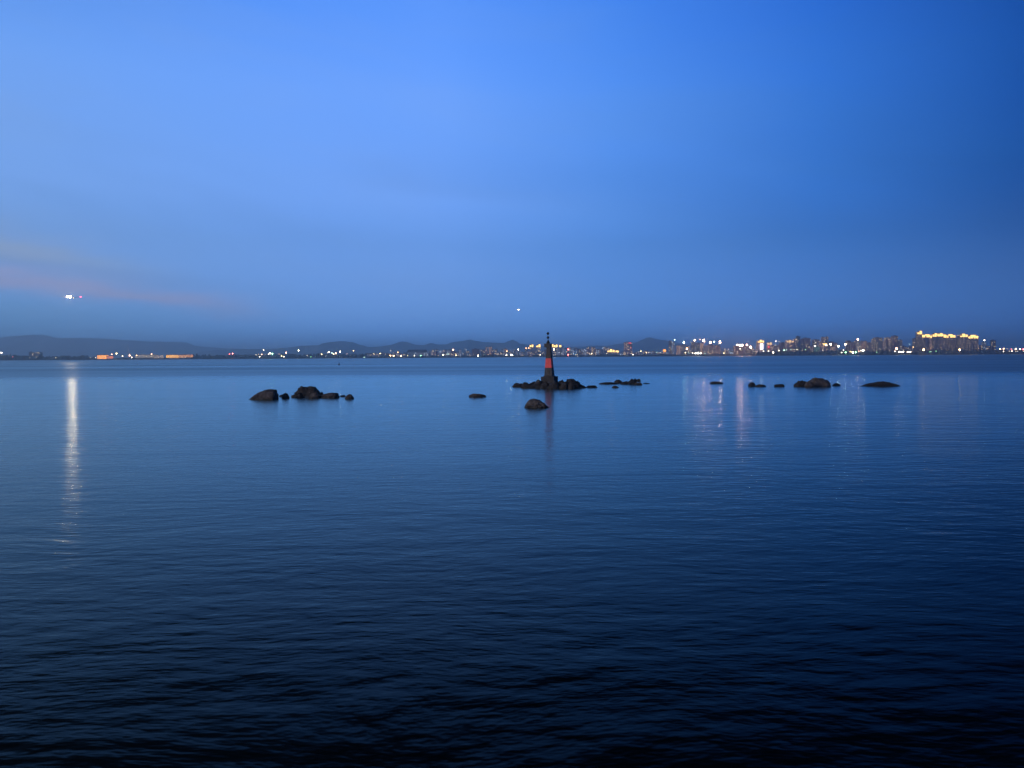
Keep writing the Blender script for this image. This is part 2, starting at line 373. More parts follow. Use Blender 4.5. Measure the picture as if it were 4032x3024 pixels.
# islet
isl = [(2014, 2062, 1506, 1524, 'dark', 'low dark boulder at the left tip of the islet', .6), (2048, 2094, 1505, 1527, 'mid', 'greyish wet rock second from the left tip of the islet', .5),
 (2066, 2112, 1499, 1526, 'dark', 'dark sloping rock left of the plinth on the islet', .75), (2092, 2146, 1494, 1528, 'mid', 'broad grey boulder against the left side of the plinth', .4),
 (2126, 2166, 1501, 1530, 'dark', 'dark boulder in front of the left corner of the plinth', .5), (2150, 2206, 1499, 1531, 'mid', 'grey boulder in front of the right corner of the plinth', .6),
 (2192, 2230, 1496, 1530, 'dark', 'dark boulder against the right side of the plinth', .5), (2200, 2236, 1502, 1531, 'mid', 'small pale triangular rock right of the plinth', .7),
 (2212, 2290, 1488, 1529, 'dark', 'highest dark hump on the right half of the islet', .36), (2236, 2268, 1507, 1531, 'mid', 'grey stone at the front foot of the right hump', .5),
 (2258, 2316, 1502, 1528, 'dark', 'long dark slope tailing off the right hump of the islet', .2), (2306, 2354, 1517, 1527, 'dark', 'flat wet ledge at the far right tip of the islet', .3)]
for i, (a, b_, c, d, mt, lb, pk) in enumerate(isl):
    pf = {0: [(-1, .1), (-.5, .8), (0, 1), (.6, .9), (1, .7)], 8: [(-1, .6), (-.5, .9), (-.1, 1), (.5, .8), (1, .45)], 10: [(-1, 1), (-.3, .75), (.3, .4), (1, .05)], 2: [(-1, .35), (0, .7), (1, 1)]}.get(i)
    rock(a, b_, c, d, mt, lb, gi, pk, 20 + i, .8, .34, 12, 2.6, prof=pf)
rock(2046, 2212, 1512, 1529, 'dark', 'flat wet rock shelf along the front of the islet', gi, .5, 60, .35, .2, 6, 3)
rock(2078, 2290, 1504, 1526, 'dark', 'wide dark bedrock hump directly under the plinth of the beacon', gi, .5, 40, .9, .16, 6)
# right group
rock(2355, 2440, 1504, 1513, 'dark', 'long thin dark ledge right of the islet', gr, .5, 41, .35, .2)
rock(2418, 2450, 1495, 1508, 'dark', 'small bump rising behind the long thin ledge', gr, .5, 42, .5, .2)
rock(2440, 2478, 1501, 1513, 'dark', 'dark rock joining the thin ledge to the jagged reef', gr, .6, 43, .5, .2)
rock(2466, 2510, 1489, 1513, 'dark', 'jagged highest rock of the reef right of the islet', gr, .6, 44, .6, .3, prof=[(-1,.3),(-.5,.6),(-.1,.95),(.3,.85),(.6,1),(1,.8)])
rock(2500, 2524, 1491, 1502, 'dark', 'small overhanging rock on the right shoulder of the jagged reef', gr, .6, 45, .6, .25)
rock(2494, 2534, 1505, 1516, 'grey', 'low stone at the front right of the jagged reef', gr, .5, 46, .5, .2)
rock(2530, 2560, 1507, 1511, 'dark', 'sliver of rock barely awash right of the jagged reef', gr, .5, 47, .4, .2)
rock(2408, 2437, 1518, 1527, 'grey', 'small flat stone standing in front of the long thin ledge', gr, .5, 48, .6, .15)
rock(2795, 2849, 1502, 1511, 'grey', 'flat slab alone between the jagged reef and the right-hand stones', gr, .5, 49, .4, .12, 5, 4)
rock(2945, 2975, 1505, 1521, 'dark', 'knob shaped stone at the left of the right-hand stones', gr, .75, 50, .7, .15)
rock(2974, 3020, 1513, 1523, 'dark', 'low twin-humped stone beside the knob shaped stone', gr, .4, 51, .5, .25)
rock(3046, 3090, 1512, 1523, 'dark', 'low oblong stone left of the great round boulder', gr, .5, 52, .5, .12, 5, 3)
rock(3124, 3182, 1498, 1522, 'dark', 'round dark boulder touching the left of the great round boulder', gr, .55, 53, .8, .12)
rock(3176, 3270, 1486, 1523, 'brown', 'great round boulder, tallest of the rocks on the right', gr, .55, 54, .8, .08, 4, 2.4, prof=[(-1,.2),(-.7,.6),(-.5,.88),(-.3,1),(.3,.97),(.7,.75),(.95,.35),(1,.1)])
rock(3168, 3206, 1500, 1525, 'brown', 'smaller boulder at the front left foot of the great round boulder', gr, .5, 55, .7, .12)
rock(3275, 3310, 1508, 1519, 'dark', 'small low stone right of the great round boulder', gr, .5, 56, .5, .15)
rock(3382, 3552, 1500, 1521, 'dark', 'long low whale-backed rock farthest to the right', gr, .5, 57, .35, .12, 5, prof=[(-1,.05),(-.6,.45),(-.2,.9),(0,1),(.3,.85),(.6,.6),(1,.05)])

# ------------------------------------------------------------------ beacon
bk = simple('paint_black', (.016, .020, .026), .6, .9, 1.3, bump=.01)
rd = simple('paint_red', (.80, .065, .075), .55, .22, 2.0, bump=.01)
st = simple('plinth_concrete', (.040, .042, .044), .9, .4, 2.0, bump=.03)
mtl = simple('dark_iron', (.02, .02, .022), .45, .3, 6, metal=.5)
pt = simple('weathered_black_paint', (.075, .078, .085), .7, .5, 1.5, bump=.01)
YB = 140.0
bx = at(2164, 1500, YB).x; bp0 = Vector((bx, YB, 0))
T = empty('beacon', bp0, math.radians(-21)); T.rotation_euler = (0, math.radians(-0.75), math.radians(-21))
tag(T, 'square tapering navigation beacon with a red band on a rocky islet', 'beacon')
def hh_(py): return at(2164, py, YB).z
z1, z2, z3, z4 = hh_(1482), hh_(1448), hh_(1411), hh_(1368)
bm = bmesh.new(); box(bm, -1.22, 1.22, -1.22, 1.22, .1, z1, top=.97); box(bm, -.85, .85, -.85, .85, z1, z1 + .10)
mesh('plinth', bm, st, T)
def hwid(z): return .735 + (.34 - .735) * (z - z1) / (z4 - z1)
def seg(name, za, zb, mat, gap=.0):
    bm = bmesh.new(); a, b_ = hwid(za), hwid(zb)
    v = box(bm, -a, a, -a, a, za, zb, top=b_ / a)
    bmesh.ops.bevel(bm, geom=bm.edges[:], offset=.02, segments=1)
    return mesh(name, bm, mat, T)
seg('lower_shaft', z1 + .10, z2, bk); seg('red_band', z2, z3, rd); seg('upper_shaft', z3, z4, bk)
bm = bmesh.new(); a = hwid(z1 + .6)
box(bm, -.28, .28, -a - .05, -a + .12, z1 + .12, z1 + 1.15, top=1); mesh('door', bm, mtl, T)
gx = -.14
bm = bmesh.new()
box(bm, gx - .58, gx + .58, -.58, .58, z4 + .06, z4 + .16)
v = box(bm, gx - .34, gx + .34, -.34, .34, z4 - .02, z4 + .06)
mesh('gallery', bm, bk, T)
zp = hh_(1353)
bm = bmesh.new()                  # solid parapet, four walls butted end to end
box(bm, gx - .56, gx + .56, -.56, -.48, z4 + .16, zp); box(bm, gx - .56, gx + .56, .48, .56, z4 + .16, zp)
box(bm, gx - .56, gx - .48, -.48, .48, z4 + .16, zp - .05); box(bm, gx + .48, gx + .56, -.48, .48, z4 + .16, zp - .05)
mesh('parapet', bm, bk, T)
bm = bmesh.new(); tube(bm, (gx, 0, z4 + .16), (gx, 0, zp + .12), .34, .32, 12); tube(bm, (gx, 0, zp + .12), (gx, 0, hh_(1338)), .36, .06, 12)
mesh('lantern_house', bm, bk, T)
zt = hh_(1307)
bm = bmesh.new(); tube(bm, (gx, 0, zp + .2), (gx, 0, zt), .045, .03, 8); mesh('mast', bm, mtl, T)
for py in (1329, 1313):
    bm = bmesh.new(); ball(bm, (gx, 0, hh_(py)), .24, 3); mesh('topmark_ball', bm, mtl, T, smooth=True)

# floating buoy
p = gnd(1335, 1438)
bu = empty('buoy', p); tag(bu, 'tiny dark buoy floating alone in the open water on the left', 'buoy')
bm = bmesh.new(); tube(bm, (0, 0, -.3), (0, 0, .5), .75, .7, 14); mesh('float', bm, mtl, bu)
bm = bmesh.new(); tube(bm, (0, 0, .5), (.1, 0, 1.7), .4, .12, 8); mesh('daymark', bm, bk, bu)

# ------------------------------------------------------------------ aircraft
WH, WARM = (1, .66, .38), (1, .72, .42)
def aircraft(name, label, px, py, Y, scale, yaw, strength, r, red):
    p = at(px, py, Y)
    A = empty(name, p, yaw); tag(A, label, 'aircraft'); A.scale = (scale,) * 3
    am = bpy.data.materials.get('aircraft_skin') or simple('aircraft_skin', (.7, .72, .75), .4, .1, .5)
    bm = bmesh.new()          # nose towards -Y
    prof = [(-18, .2), (-17, 1.0), (-15, 1.7), (-12, 2.0), (8, 2.0), (14, 1.2), (19, .3)]
    rings = [[bm.verts.new((r_ * math.cos(t), y_, r_ * math.sin(t) + (.06 * max(0, y_ - 8)))) for t in [2 * PI * k / 14 for k in range(14)]] for y_, r_ in prof]
    for a_, b_ in zip(rings, rings[1:]):
        for k in range(14): bm.faces.new((a_[k], a_[(k + 1) % 14], b_[(k + 1) % 14], b_[k]))
    bm.faces.new(rings[0]); bm.faces.new(rings[-1][::-1])
    mesh('fuselage', bm, am, A, smooth=True)
    for s in (-1, 1):
        def plan(pts, th):
            bm = bmesh.new(); lo = [bm.verts.new((s * x_, y_, z_ - th)) for x_, y_, z_ in pts]; hi = [bm.verts.new((s * x_, y_, z_ + th)) for x_, y_, z_ in pts]
            bm.faces.new(lo); bm.faces.new(hi[::-1])
            for k in range(len(pts)): bm.faces.new((lo[k], lo[(k + 1) % 4], hi[(k + 1) % 4], hi[k]))
            return bm
        mesh('wing', plan([(1.5, -3, -1), (1.5, 4, -1), (17, 7, .3), (17, 5, .3)], .18), am, A)
        mesh('tailplane', plan([(.6, 13, .6), (.6, 17, .6), (6, 18.5, .9), (6, 17, .9)], .1), am, A)
        bm = bmesh.new(); tube(bm, (s * 5.6, -4.5, -2.2), (s * 5.6, -1, -2.2), 1.0, .8, 12); mesh('engine', bm, am, A)
    bm = bmesh.new(); v = [bm.verts.new(q) for q in ((-.12, 12, 1.8), (-.12, 17.5, 1.8), (-.12, 19, 7.5), (-.12, 16.8, 7.5), (.12, 12, 1.8), (.12, 17.5, 1.8), (.12, 19, 7.5), (.12, 16.8, 7.5))]
    for f in ((0, 1, 2, 3), (7, 6, 5, 4), (0, 4, 5, 1), (1, 5, 6, 2), (2, 6, 7, 3), (3, 7, 4, 0)): bm.faces.new([v[i] for i in f])
    mesh('tail_fin', bm, am, A)
    gm = glow('landing_light_' + name, WH, strength)
    bm = bmesh.new(); ball(bm, (0, -18.6, -1.6), r, 2); mesh('landing_light', bm, gm, A)
    if red:
        bm = bmesh.new(); ball(bm, (-4.6, -4.2, -.6), r * .55, 2); mesh('landing_light', bm, gm, A)
        bm = bmesh.new(); ball(bm, (17.2, 5, .4), .9, 2); mesh('navigation_light', bm, glow('navigation_red', (1, .05, .10), 16), A)
    return A
aircraft('aeroplane', 'landing aeroplane with a blazing white landing light and red wing light', 276, 1168, 1700, 1.15, math.radians(29), 240, 2.0, True)
aircraft('distant_aeroplane', 'faraway aeroplane seen as one small warm light above and left of the beacon', 2042, 1219, 3600, 1.0, 0, 130, 1.4, False)

# ------------------------------------------------------------------ far shore: building materials
def facade(name, col, lit=.1, litcol=(1, .72, .40), strength=3.0, wash=None):
    m, n, b = newmat(name)
    co = n.new('ShaderNodeTexCoord').outputs['Object']; X, Y_, Z = n.sep(co)
    u = n.m('DIVIDE', n.m('ADD', X, Y_), 3.4); w = n.m('DIVIDE', Z, 3.1)
    fu, fw = n.m('FRACT', u), n.m('FRACT', w)
    mask = n.m('MULTIPLY', n.m('MULTIPLY', n.m('GREATER_THAN', fu, .22), n.m('LESS_THAN', fu, .78)), n.m('MULTIPLY', n.m('GREATER_THAN', fw, .3), n.m('LESS_THAN', fw, .82)))
    nz = n.m('ABSOLUTE', n.sep(n.new('ShaderNodeNewGeometry').outputs['Normal'])[2])
    mask = n.m('MULTIPLY', mask, n.m('LESS_THAN', nz, .5))
    wn = n.new('ShaderNodeTexWhiteNoise', noise_dimensions='4D')
    n.put(wn.inputs['Vector'], n.xyz(n.m('FLOOR', u), n.m('FLOOR', w), 0)); n.put(wn.inputs['W'], n.new('ShaderNodeObjectInfo').outputs['Random'])
    on = n.m('MULTIPLY', mask, n.m('LESS_THAN', wn.outputs['Value'], lit))
    st_ = n.noise(n.vm('MULTIPLY', co, (.25, .25, .03)), 1, 3, .6)
    wall = n.ramp(st_, [(.3, tuple(x * .75 for x in col)), (.7, tuple(min(1, x * 1.2) for x in col))])
    n.put(b.inputs['Base Color'], n.mix(mask, wall, (.03, .035, .045, 1)))
    b.inputs['Roughness'].default_value = .7
    n.put(b.inputs['Emission Color'], c4(litcol)); n.put(b.inputs['Emission Strength'], n.m('MULTIPLY', on, strength))
    m.cycles.emission_sampling = 'NONE'
    return m
FM = {
 'pale': facade('wall_pale', (.42, .40, .38), .10), 'pink': facade('wall_pink', (.38, .24, .22), .10), 'grey': facade('wall_grey', (.22, .22, .24), .10),
 'dark': facade('wall_dark', (.09, .08, .085), .08), 'brown': facade('wall_brown', (.20, .10, .085), .06), 'blue': facade('wall_bluewhite', (.50, .56, .62), .08, (.7, .85, 1)),
 'warm': facade('wall_floodlit', (.45, .32, .22), .42, (1, .55, .28), 1.3), 'gold': facade('wall_with_lit_flats', (.13, .10, .10), .12, (1, .70, .40), 1.3),
 'cyan': facade('wall_blue_lit', (.2, .3, .4), .5, (.15, .45, 1), 1.1), 'green': facade('wall_green_lit', (.15, .25, .2), .5, (.25, .8, .45), .5)}
roofm = simple('roof_dark', (.06, .06, .065), .9, .3, .2)
GOLD = glow('light_gold', (1, .60, .17), 3.4); GOLD2 = glow('light_gold_soft', (1, .62, .30), 1.5); ORANGE = glow('light_orange', (1, .36, .05), 3.0)
WHITEP = glow('light_white_panel', (.85, .86, 1), 4.0); HALLW = glow('light_hall_white', (.72, .62, .52), .55); REDP = glow('light_red_panel', (1, .10, .10), 1.6)
def building(px0, px1, ptop, Y, m, label, group=None, crown=None, dep=None, rz=0, pent=True, name='building', cat='building', pbot=None):
    p = at((px0 + px1) / 2, hz(px0) + 8, Y)
    w = (px1 - px0) / FPX * Y
    H = at((px0 + px1) / 2, ptop, Y).z - 1.5
    dep = dep or max(12, min(28, w * .7))
    root = empty(name, (p.x, Y + dep / 2, 1.5), rz); tag(root, label, cat, group)
    hw = w / 2; bm = bmesh.new()
    nb = max(1, int(w / 7)); bw = w / nb
    z0 = -1.0
    body = H - (3.2 if crown or pent else .8)
    if nb < 2: box(bm, -hw, hw, -dep / 2, dep / 2, z0, body)
    else:
        for k in range(nb):                       # bays step in and out like stacked balconies and stair cores
            d = 0 if k % 2 == 0 else 1.4
            box(bm, -hw + k * bw, -hw + (k + 1) * bw, -dep / 2 + d, dep / 2 - d, z0, body - (0 if k % 2 == 0 else .4))
    mesh('wall', bm, FM[m], root)
    if crown:
        bm = bmesh.new(); ch = crown[1] if len(crown) > 1 else 9
        nn = max(1, int(w / 9)); cw = w / nn
        for k in range(nn):
            t = ch * (1, .72, .9, .6)[(k + int(px0)) % 4]
            box(bm, -hw + k * cw + 1.0, -hw + (k + 1) * cw - 1.0, -dep / 2 - .5, dep / 2 + .5, body - ch * .55, body - ch * .55 + t, top=.92)
        o = mesh('lit_crown', bm, crown[0], root)
        bm = bmesh.new(); box(bm, -hw * .5, hw * .5, -dep * .25, dep * .25, body - .2, body + ch * .45 + .6); mesh('roof', bm, roofm, root)
    else:
        bm = bmesh.new(); box(bm, -hw - .3, hw + .3, -dep / 2 - .3, dep / 2 + .3, body, body + .8)
        if pent:
            q = random.Random(int(px0 * 7)).uniform(-.3, .3) * hw
            box(bm, q - hw * .35, q + hw * .35, -dep * .2, dep * .2, body + .8, H)
        mesh('roof', bm, roofm, root)
    return root

# ---- named buildings, left part of the shore
def hall(px0, px1, ptop, pbot, Y, label, glowm, cols, bodym='pale', cat='hall'):
    a = at(px0, pbot, Y); b_ = at(px1, ptop, Y); w = b_.x - a.x; H = b_.z - a.z
    root = empty('lit_hall', (a.x + w / 2, Y + 15, a.z)); tag(root, label, cat)
    bm = bmesh.new(); box(bm, -w / 2, w / 2, -14, 15, -a.z - 1, 0); mesh('base', bm, roofm, root)
    bm = bmesh.new(); box(bm, -w / 2 + .5, w / 2 - .5, -14, 14, 0, H * .86); mesh('glazing', bm, glowm, root)
    bm = bmesh.new()
    for k in range(cols + 1):
        x_ = -w / 2 + w * k / cols; box(bm, x_ - w / cols * .17, x_ + w / cols * .17, -15, -14.02, 0, H * .86)
    mesh('columns', bm, FM[bodym], root)
    bm = bmesh.new(); box(bm, -w / 2 - 1.5, w / 2 + 1.5, -16.5, 15.5, H * .86, H); mesh('roof', bm, roofm, root)
    return root
hall(383, 413, 1396, 1413, 3285, 'small hall glowing bright orange on the far left shore', ORANGE, 8)
hall(419, 432, 1400, 1412, 3288, 'narrow red-orange lit shed right of the small orange hall', glow('light_redorange', (1, .28, .12), 1.1), 3)
hall(533, 606, 1395, 1409, 3290, 'long low white-lit terminal on the left shore', HALLW, 26)
hall(609, 632, 1398, 1410, 3292, 'short pale lit annexe right of the long white terminal', glow('light_annexe', (.75, .58, .50), .5), 8)
OR2 = glow('light_orange_amber', (1, .45, .06), 2.2)
hall(654, 700, 1396, 1409, 3290, 'amber-lit colonnaded building right of the white terminal', OR2, 10)
hall(703, 728, 1396, 1408, 3291, 'second amber-lit building sharing the waterfront with the colonnaded one', glow('light_amber_dim', (1, .42, .12), 1.3), 8)
hall(731, 751, 1395, 1407, 3292, 'last and smallest amber-lit building of the left waterfront row', glow('light_amber_dim2', (1, .40, .12), .9), 5)
# slender lattice mast
p = at(505, 1410, 3400); mz = at(505, 1360, 3400).z
ms = empty('radio_mast', (p.x, 3400, 2)); tag(ms, 'slender pale radio mast rising behind the white-lit lamp on the left shore', 'mast')
bm = bmesh.new(); tube(bm, (0, 0, 0), (0, 0, mz - 2), 1.3, .6, 6); mesh('mast_shaft', bm, simple('mast_white', (.6, .6, .62), .6, .1), ms)
building(114, 126, 1384, 3600, 'dark', 'dark block with flat roof behind trees at the left edge')
building(131, 158, 1385, 3600, 'dark', 'wider dark block beside a narrow one at the left edge')
# long dark-roofed shed left of centre
root = building(1604, 1680, 1386, 3500, 'blue', 'long white warehouse with heavy dark roof left of the beacon', pent=False)
bm = bmesh.new(); w_ = 80 / FPX * 3500 / 2; zt_ = at(1640, 1377, 3500).z - 1.5; zb_ = at(1640, 1387, 3500).z - 1.5
v = [bm.verts.new(q) for q in ((-w_, -18, zb_), (w_, -18, zb_), (w_, 18, zb_), (-w_, 18, zb_), (-w_ * .9, 0, zt_), (w_ * .9, 0, zt_))]
for f in ((0, 1, 5, 4), (2, 3, 4, 5), (1, 2, 5), (3, 0, 4), (3, 2, 1, 0)): bm.faces.new([v[i] for i in f])
mesh('roof', bm, roofm, root)
building(1858, 1888, 1372, 3450, 'brown', 'reddish brown block with a flat roof left of the twin white shore lamps', dep=20)
building(1913, 1920, 1364, 3600, 'warm', 'thin floodlit tower left of the broad peach-lit block')
building(1924, 1938, 1363, 3600, 'warm', 'peach-lit block rising above the town left of the beacon')
building(1984, 1998, 1371, 3600, 'warm', 'softly lit orange block under the small peak left of the beacon')
building(2213, 2222, 1362, 3500, 'cyan', 'tall blue-lit tower between the beacon and the twin red lamps')
building(2223, 2229, 1368, 3500, 'cyan', 'thin blue-lit tower hugging the taller blue one')
building(2260, 2269, 1376, 3450, 'cyan', 'short blue-lit block right of the twin red lamps')
for a, b_, t, lb in ((2085, 2101, 1358, 'block with glowing golden crown, first left of the beacon from the left'), (2111, 2129, 1358, 'block with glowing golden crown closest to the beacon on its left'), (2172, 2196, 1358, 'wide block with glowing golden crown just right of the beacon'), (2201, 2211, 1358, 'narrow block with golden crown between the beacon and the blue-lit tower')):
    building(a, b_, t, 3550, 'grey', lb, 'gold-crowned blocks beside the beacon', crown=(GOLD, 12))
building(2391, 2421, 1377, 3400, 'grey', 'low hotel with a long row of golden lights left of the pinkish tower', crown=(GOLD, 12))
building(2423, 2437, 1378, 3400, 'grey', 'small golden-lit block at the right of the golden-lit hotel', crown=(GOLD, 11))
r_ = building(2459, 2489, 1345, 3500, 'pink', 'pinkish tower with a faint red roof sign standing in front of the hills')
bm = bmesh.new(); zz_ = at(2475, 1349, 3500).z; box(bm, 0, 13, -13.5, -12.6, zz_ - 5, zz_ - 1.5); mesh('roof_sign', bm, REDP, r_)
building(2612, 2623, 1377, 3380, 'warm', 'small block with bright orange upper floors below the pyramid hill', crown=(ORANGE, 9))
# ---- right-hand skyline
R1 = [(2634, 2645, 1340, 'dark', 'narrow dark tower directly right of the pyramid-shaped hill'), (2645, 2656, 1344, 'blue', 'whitish tower joined to the narrow dark one right of the pyramid hill'),
 (2664, 2680, 1358, 'warm', 'low orange-lit block right of the whitish tower'), (2681, 2702, 1357, 'grey', 'grey block beneath the greenish floodlight'), (2703, 2716, 1362, 'pink', 'low pink block right of the greenish floodlight'),
 (2722, 2733, 1346, 'dark', 'slim dark tower under the leftmost white floodlight'), (2733, 2745, 1348, 'grey', 'grey tower right of the slim dark one with a floodlight'), (2747, 2758, 1348, 'dark', 'dark tower between two floodlit towers'),
 (2759, 2770, 1348, 'warm', 'tower with softly lit face under the brightest floodlight'), (2772, 2788, 1360, 'grey', 'low grey block between the floodlit towers'), (2789, 2809, 1355, 'brown', 'brown block under the pair of white and green floodlights'),
 (2814, 2836, 1357, 'pink', 'pinkish block under the rightmost floodlight of the cluster'), (2893, 2925, 1360, 'brown', 'brown block under a row of four floodlights'), (2927, 2944, 1358, 'pink', 'pink block right of the row of four floodlights'), (2946, 2966, 1362, 'grey', 'grey block under the floodlight left of the golden pavilion tower'),
 (3040, 3054, 1359, 'pink', 'pinkish block right of the golden and red-lit block'), (3055, 3073, 1357, 'pink', 'pink flat-roofed block with a strip of small lamps'), (3073, 3090, 1347, 'brown', 'brown tower right of the strip of small lamps'),
 (3090, 3126, 1352, 'pink', 'broad pink block carrying a row of golden lights'), (3137, 3151, 1322, 'dark', 'tallest dark tower of the middle skyline'), (3127, 3138, 1332, 'pink', 'pinkish tower leaning against the tallest dark tower'), (3152, 3162, 1334, 'brown', 'narrow brown tower right of the tallest dark tower'),
 (3163, 3191, 1329, 'brown', 'broad brown slab block with stepped roof in the middle skyline'), (3193, 3201, 1359, 'pink', 'low pink block after the broad brown slab'), (3202, 3226, 1335, 'brown', 'brown twin-stair block behind the green-lit shed'), (3226, 3236, 1345, 'pink', 'small pink tower left of a pale one'),
 (3236, 3248, 1325, 'pink', 'pale pink tower left of the dark reddish tower'), (3249, 3262, 1324, 'brown', 'dark reddish tower with sharp corners, right of the pale pink one'), (3262, 3283, 1343, 'brown', 'brown block right of the dark reddish tower'), (3284, 3298, 1348, 'pink', 'short pink block at the end of the middle skyline'),
 (3332, 3351, 1340, 'brown', 'brown tower left of the lone floodlight mast'), (3353, 3366, 1345, 'brown', 'second brown tower left of the lone floodlight mast'), (3367, 3376, 1340, 'pink', 'slim pink tower under the lone floodlight mast'), (3377, 3388, 1342, 'pale', 'pale striped tower right of the lone floodlight mast'),
 (3390, 3400, 1341, 'warm', 'orange-lit tower with vertical stripes, left one of a pair'), (3401, 3415, 1341, 'warm', 'orange-lit tower with vertical stripes, right one of a pair'), (3417, 3433, 1347, 'brown', 'brown block after the orange-lit pair'), (3434, 3446, 1333, 'grey', 'grey tower left of the broad flat-roofed tower'),
 (3446, 3476, 1327, 'dark', 'broad dark flat-roofed tower on the right skyline'), (3478, 3488, 1342, 'pink', 'slim pink tower right of the broad dark tower'), (3488, 3514, 1327, 'pink', 'broad pinkish tower right of the slim pink one'), (3515, 3535, 1320, 'brown', 'highest brown tower left of the gold-crowned row'), (3537, 3553, 1336, 'grey', 'striped grey tower at the edge of the gap before the gold-crowned row')]
for a, b_, t, m_, lb in R1:
    building(a, b_, t, 3450 + (hash((a * 37) % 11)) * 22, m_, lb, 'city blocks of the right-hand skyline', rz=math.radians(((a * 13) % 17) - 8))
building(3210, 3228, 1365, 3400, 'green', 'low shed washed in green light below the brown towers', pent=False)
building(3277, 3291, 1364, 3390, 'warm', 'low orange-lit block below the end of the middle skyline')
for a, b_, t, g_, lb in ((2983, 3009, 1340, GOLD, 'building with golden crown and bright white lit front'), (3021, 3040, 1349, GOLD2, 'block with soft golden crown and a red sign'), (3097, 3126, 1340, GOLD2, 'block behind the pink one with a dim golden roof line'), (3241, 3257, 1351, GOLD, 'low block with golden crown in front of the pale pink tower')):
    r_ = building(a, b_, t, 3440, 'pink', lb, None, crown=(g_, 11))
    if a == 2983:
        bm = bmesh.new(); z0_ = at(3000, 1376, 3440).z - 1.5; z1_ = at(3000, 1353, 3440).z - 1.5; box(bm, -5, 8, -16, -14.8, z0_, z1_); mesh('lit_front', bm, WHITEP, r_)
    if a == 3021:
        bm = bmesh.new(); z0_ = at(3023, 1371, 3440).z - 1.5; z1_ = at(3023, 1361, 3440).z - 1.5; box(bm, -9, -3, -14, -12.5, z0_, z1_); mesh('red_sign', bm, REDP, r_)
for i in range(18):
    a = 3554 + i * 2.6
for a, b_, t in ((3556, 3566, 1361), (3570, 3578, 1366), (3583, 3592, 1362)):
    building(a, b_, t, 3600, 'pink', 'low distant pink block in the gap left of the gold-crowned row', 'low blocks in the gap')
# gold-crowned row
building(3597, 3612, 1330, 3360, 'dark', 'dark unlit end tower at the left of the gold-crowned row')
GR = [(3611, 3630, 1306, 'highest tower of the gold-crowned row'), (3629, 3645, 1318, 'gold-crowned tower right beside the highest one'), (3646, 3661, 1318, 'third gold-crowned tower, left of the orange-lit stair core'), (3671, 3688, 1315, 'gold-crowned tower right of the orange-lit stair core'),
 (3689, 3713, 1314, 'wide gold-crowned tower at the centre of the row'), (3714, 3738, 1319, 'gold-crowned tower with scattered lit flats, lower than its left neighbour'), (3740, 3762, 1319, 'last gold-crowned tower before the narrow gap'),
 (3779, 3810, 1317, 'broad gold-crowned tower right after the narrow gap'), (3811, 3831, 1322, 'gold-crowned tower second from the right end of the row'), (3832, 3852, 1322, 'gold-crowned tower at the right end of the row')]
for a, b_, t, lb in GR:
    building(a, b_, t, 3370 + (a % 5) * 3, 'gold', lb, 'gold-crowned apartment towers', crown=(GOLD, 14))
r_ = building(3662, 3669, 1322, 3372, 'warm', 'slim stair core glowing orange from top to bottom inside the gold-crowned row', None, crown=(GOLD, 10))
building(3763, 3773, 1330, 3400, 'dark', 'dim tower standing in the narrow gap of the gold-crowned row')
building(3905, 3921, 1337, 3420, 'dark', 'lone dark tower near the right edge of the shore')
building(3870, 3884, 1345, 3500, 'blue', 'bluish block right of the gold-crowned row under a white floodlight')
building(3886, 3900, 1361, 3500, 'pink', 'low pink block left of the lone dark tower')
building(3856, 3868, 1357, 3500, 'brown', 'low brown block at the right foot of the gold-crowned row')

# ---- town houses too small to tell apart
LAND = [(1440, 1600, 'left of the long dark-roofed warehouse', 16), (1680, 1850, 'between the warehouse and the brown block', 20), (1890, 2120, 'between the brown block and the beacon', 34),
        (2130, 2240, 'just right of the beacon', 16), (2240, 2400, 'between the twin red lamps and the golden-lit hotel', 26), (2400, 2640, 'below the pyramid-shaped hill', 20), (2640, 2980, 'at the feet of the floodlit towers', 24), (2980, 3330, 'in front of the middle skyline', 16)]
for a, b_, where, cnt in LAND:
    cnt = int(cnt * 1.35)
    for i in range(cnt):
        x_ = a + (b_ - a) * (i + random.random()) / cnt; w_ = random.uniform(7, 15)
        hgt = random.uniform(10, 30) if 1680 < x_ < 2400 else random.uniform(9, 20)
        if 2100 < x_ < 2400: hgt += 5
        k = random.choices(['pale', 'pink', 'grey', 'blue', 'dark'], [2, 3, 3, 3, 2])[0]
        names = {'pale': 'pale', 'pink': 'pinkish', 'grey': 'grey', 'blue': 'bluish white', 'dark': 'dark'}
        yy = random.uniform(3340, 4300)
        building(x_, x_ + w_, hz(x_) - hgt, yy, k, 'small %s town building %s' % (names[k], where), '%s town buildings %s' % (names[k], where), rz=random.uniform(-.4, .4), pent=random.random() < .5, name='town_building')

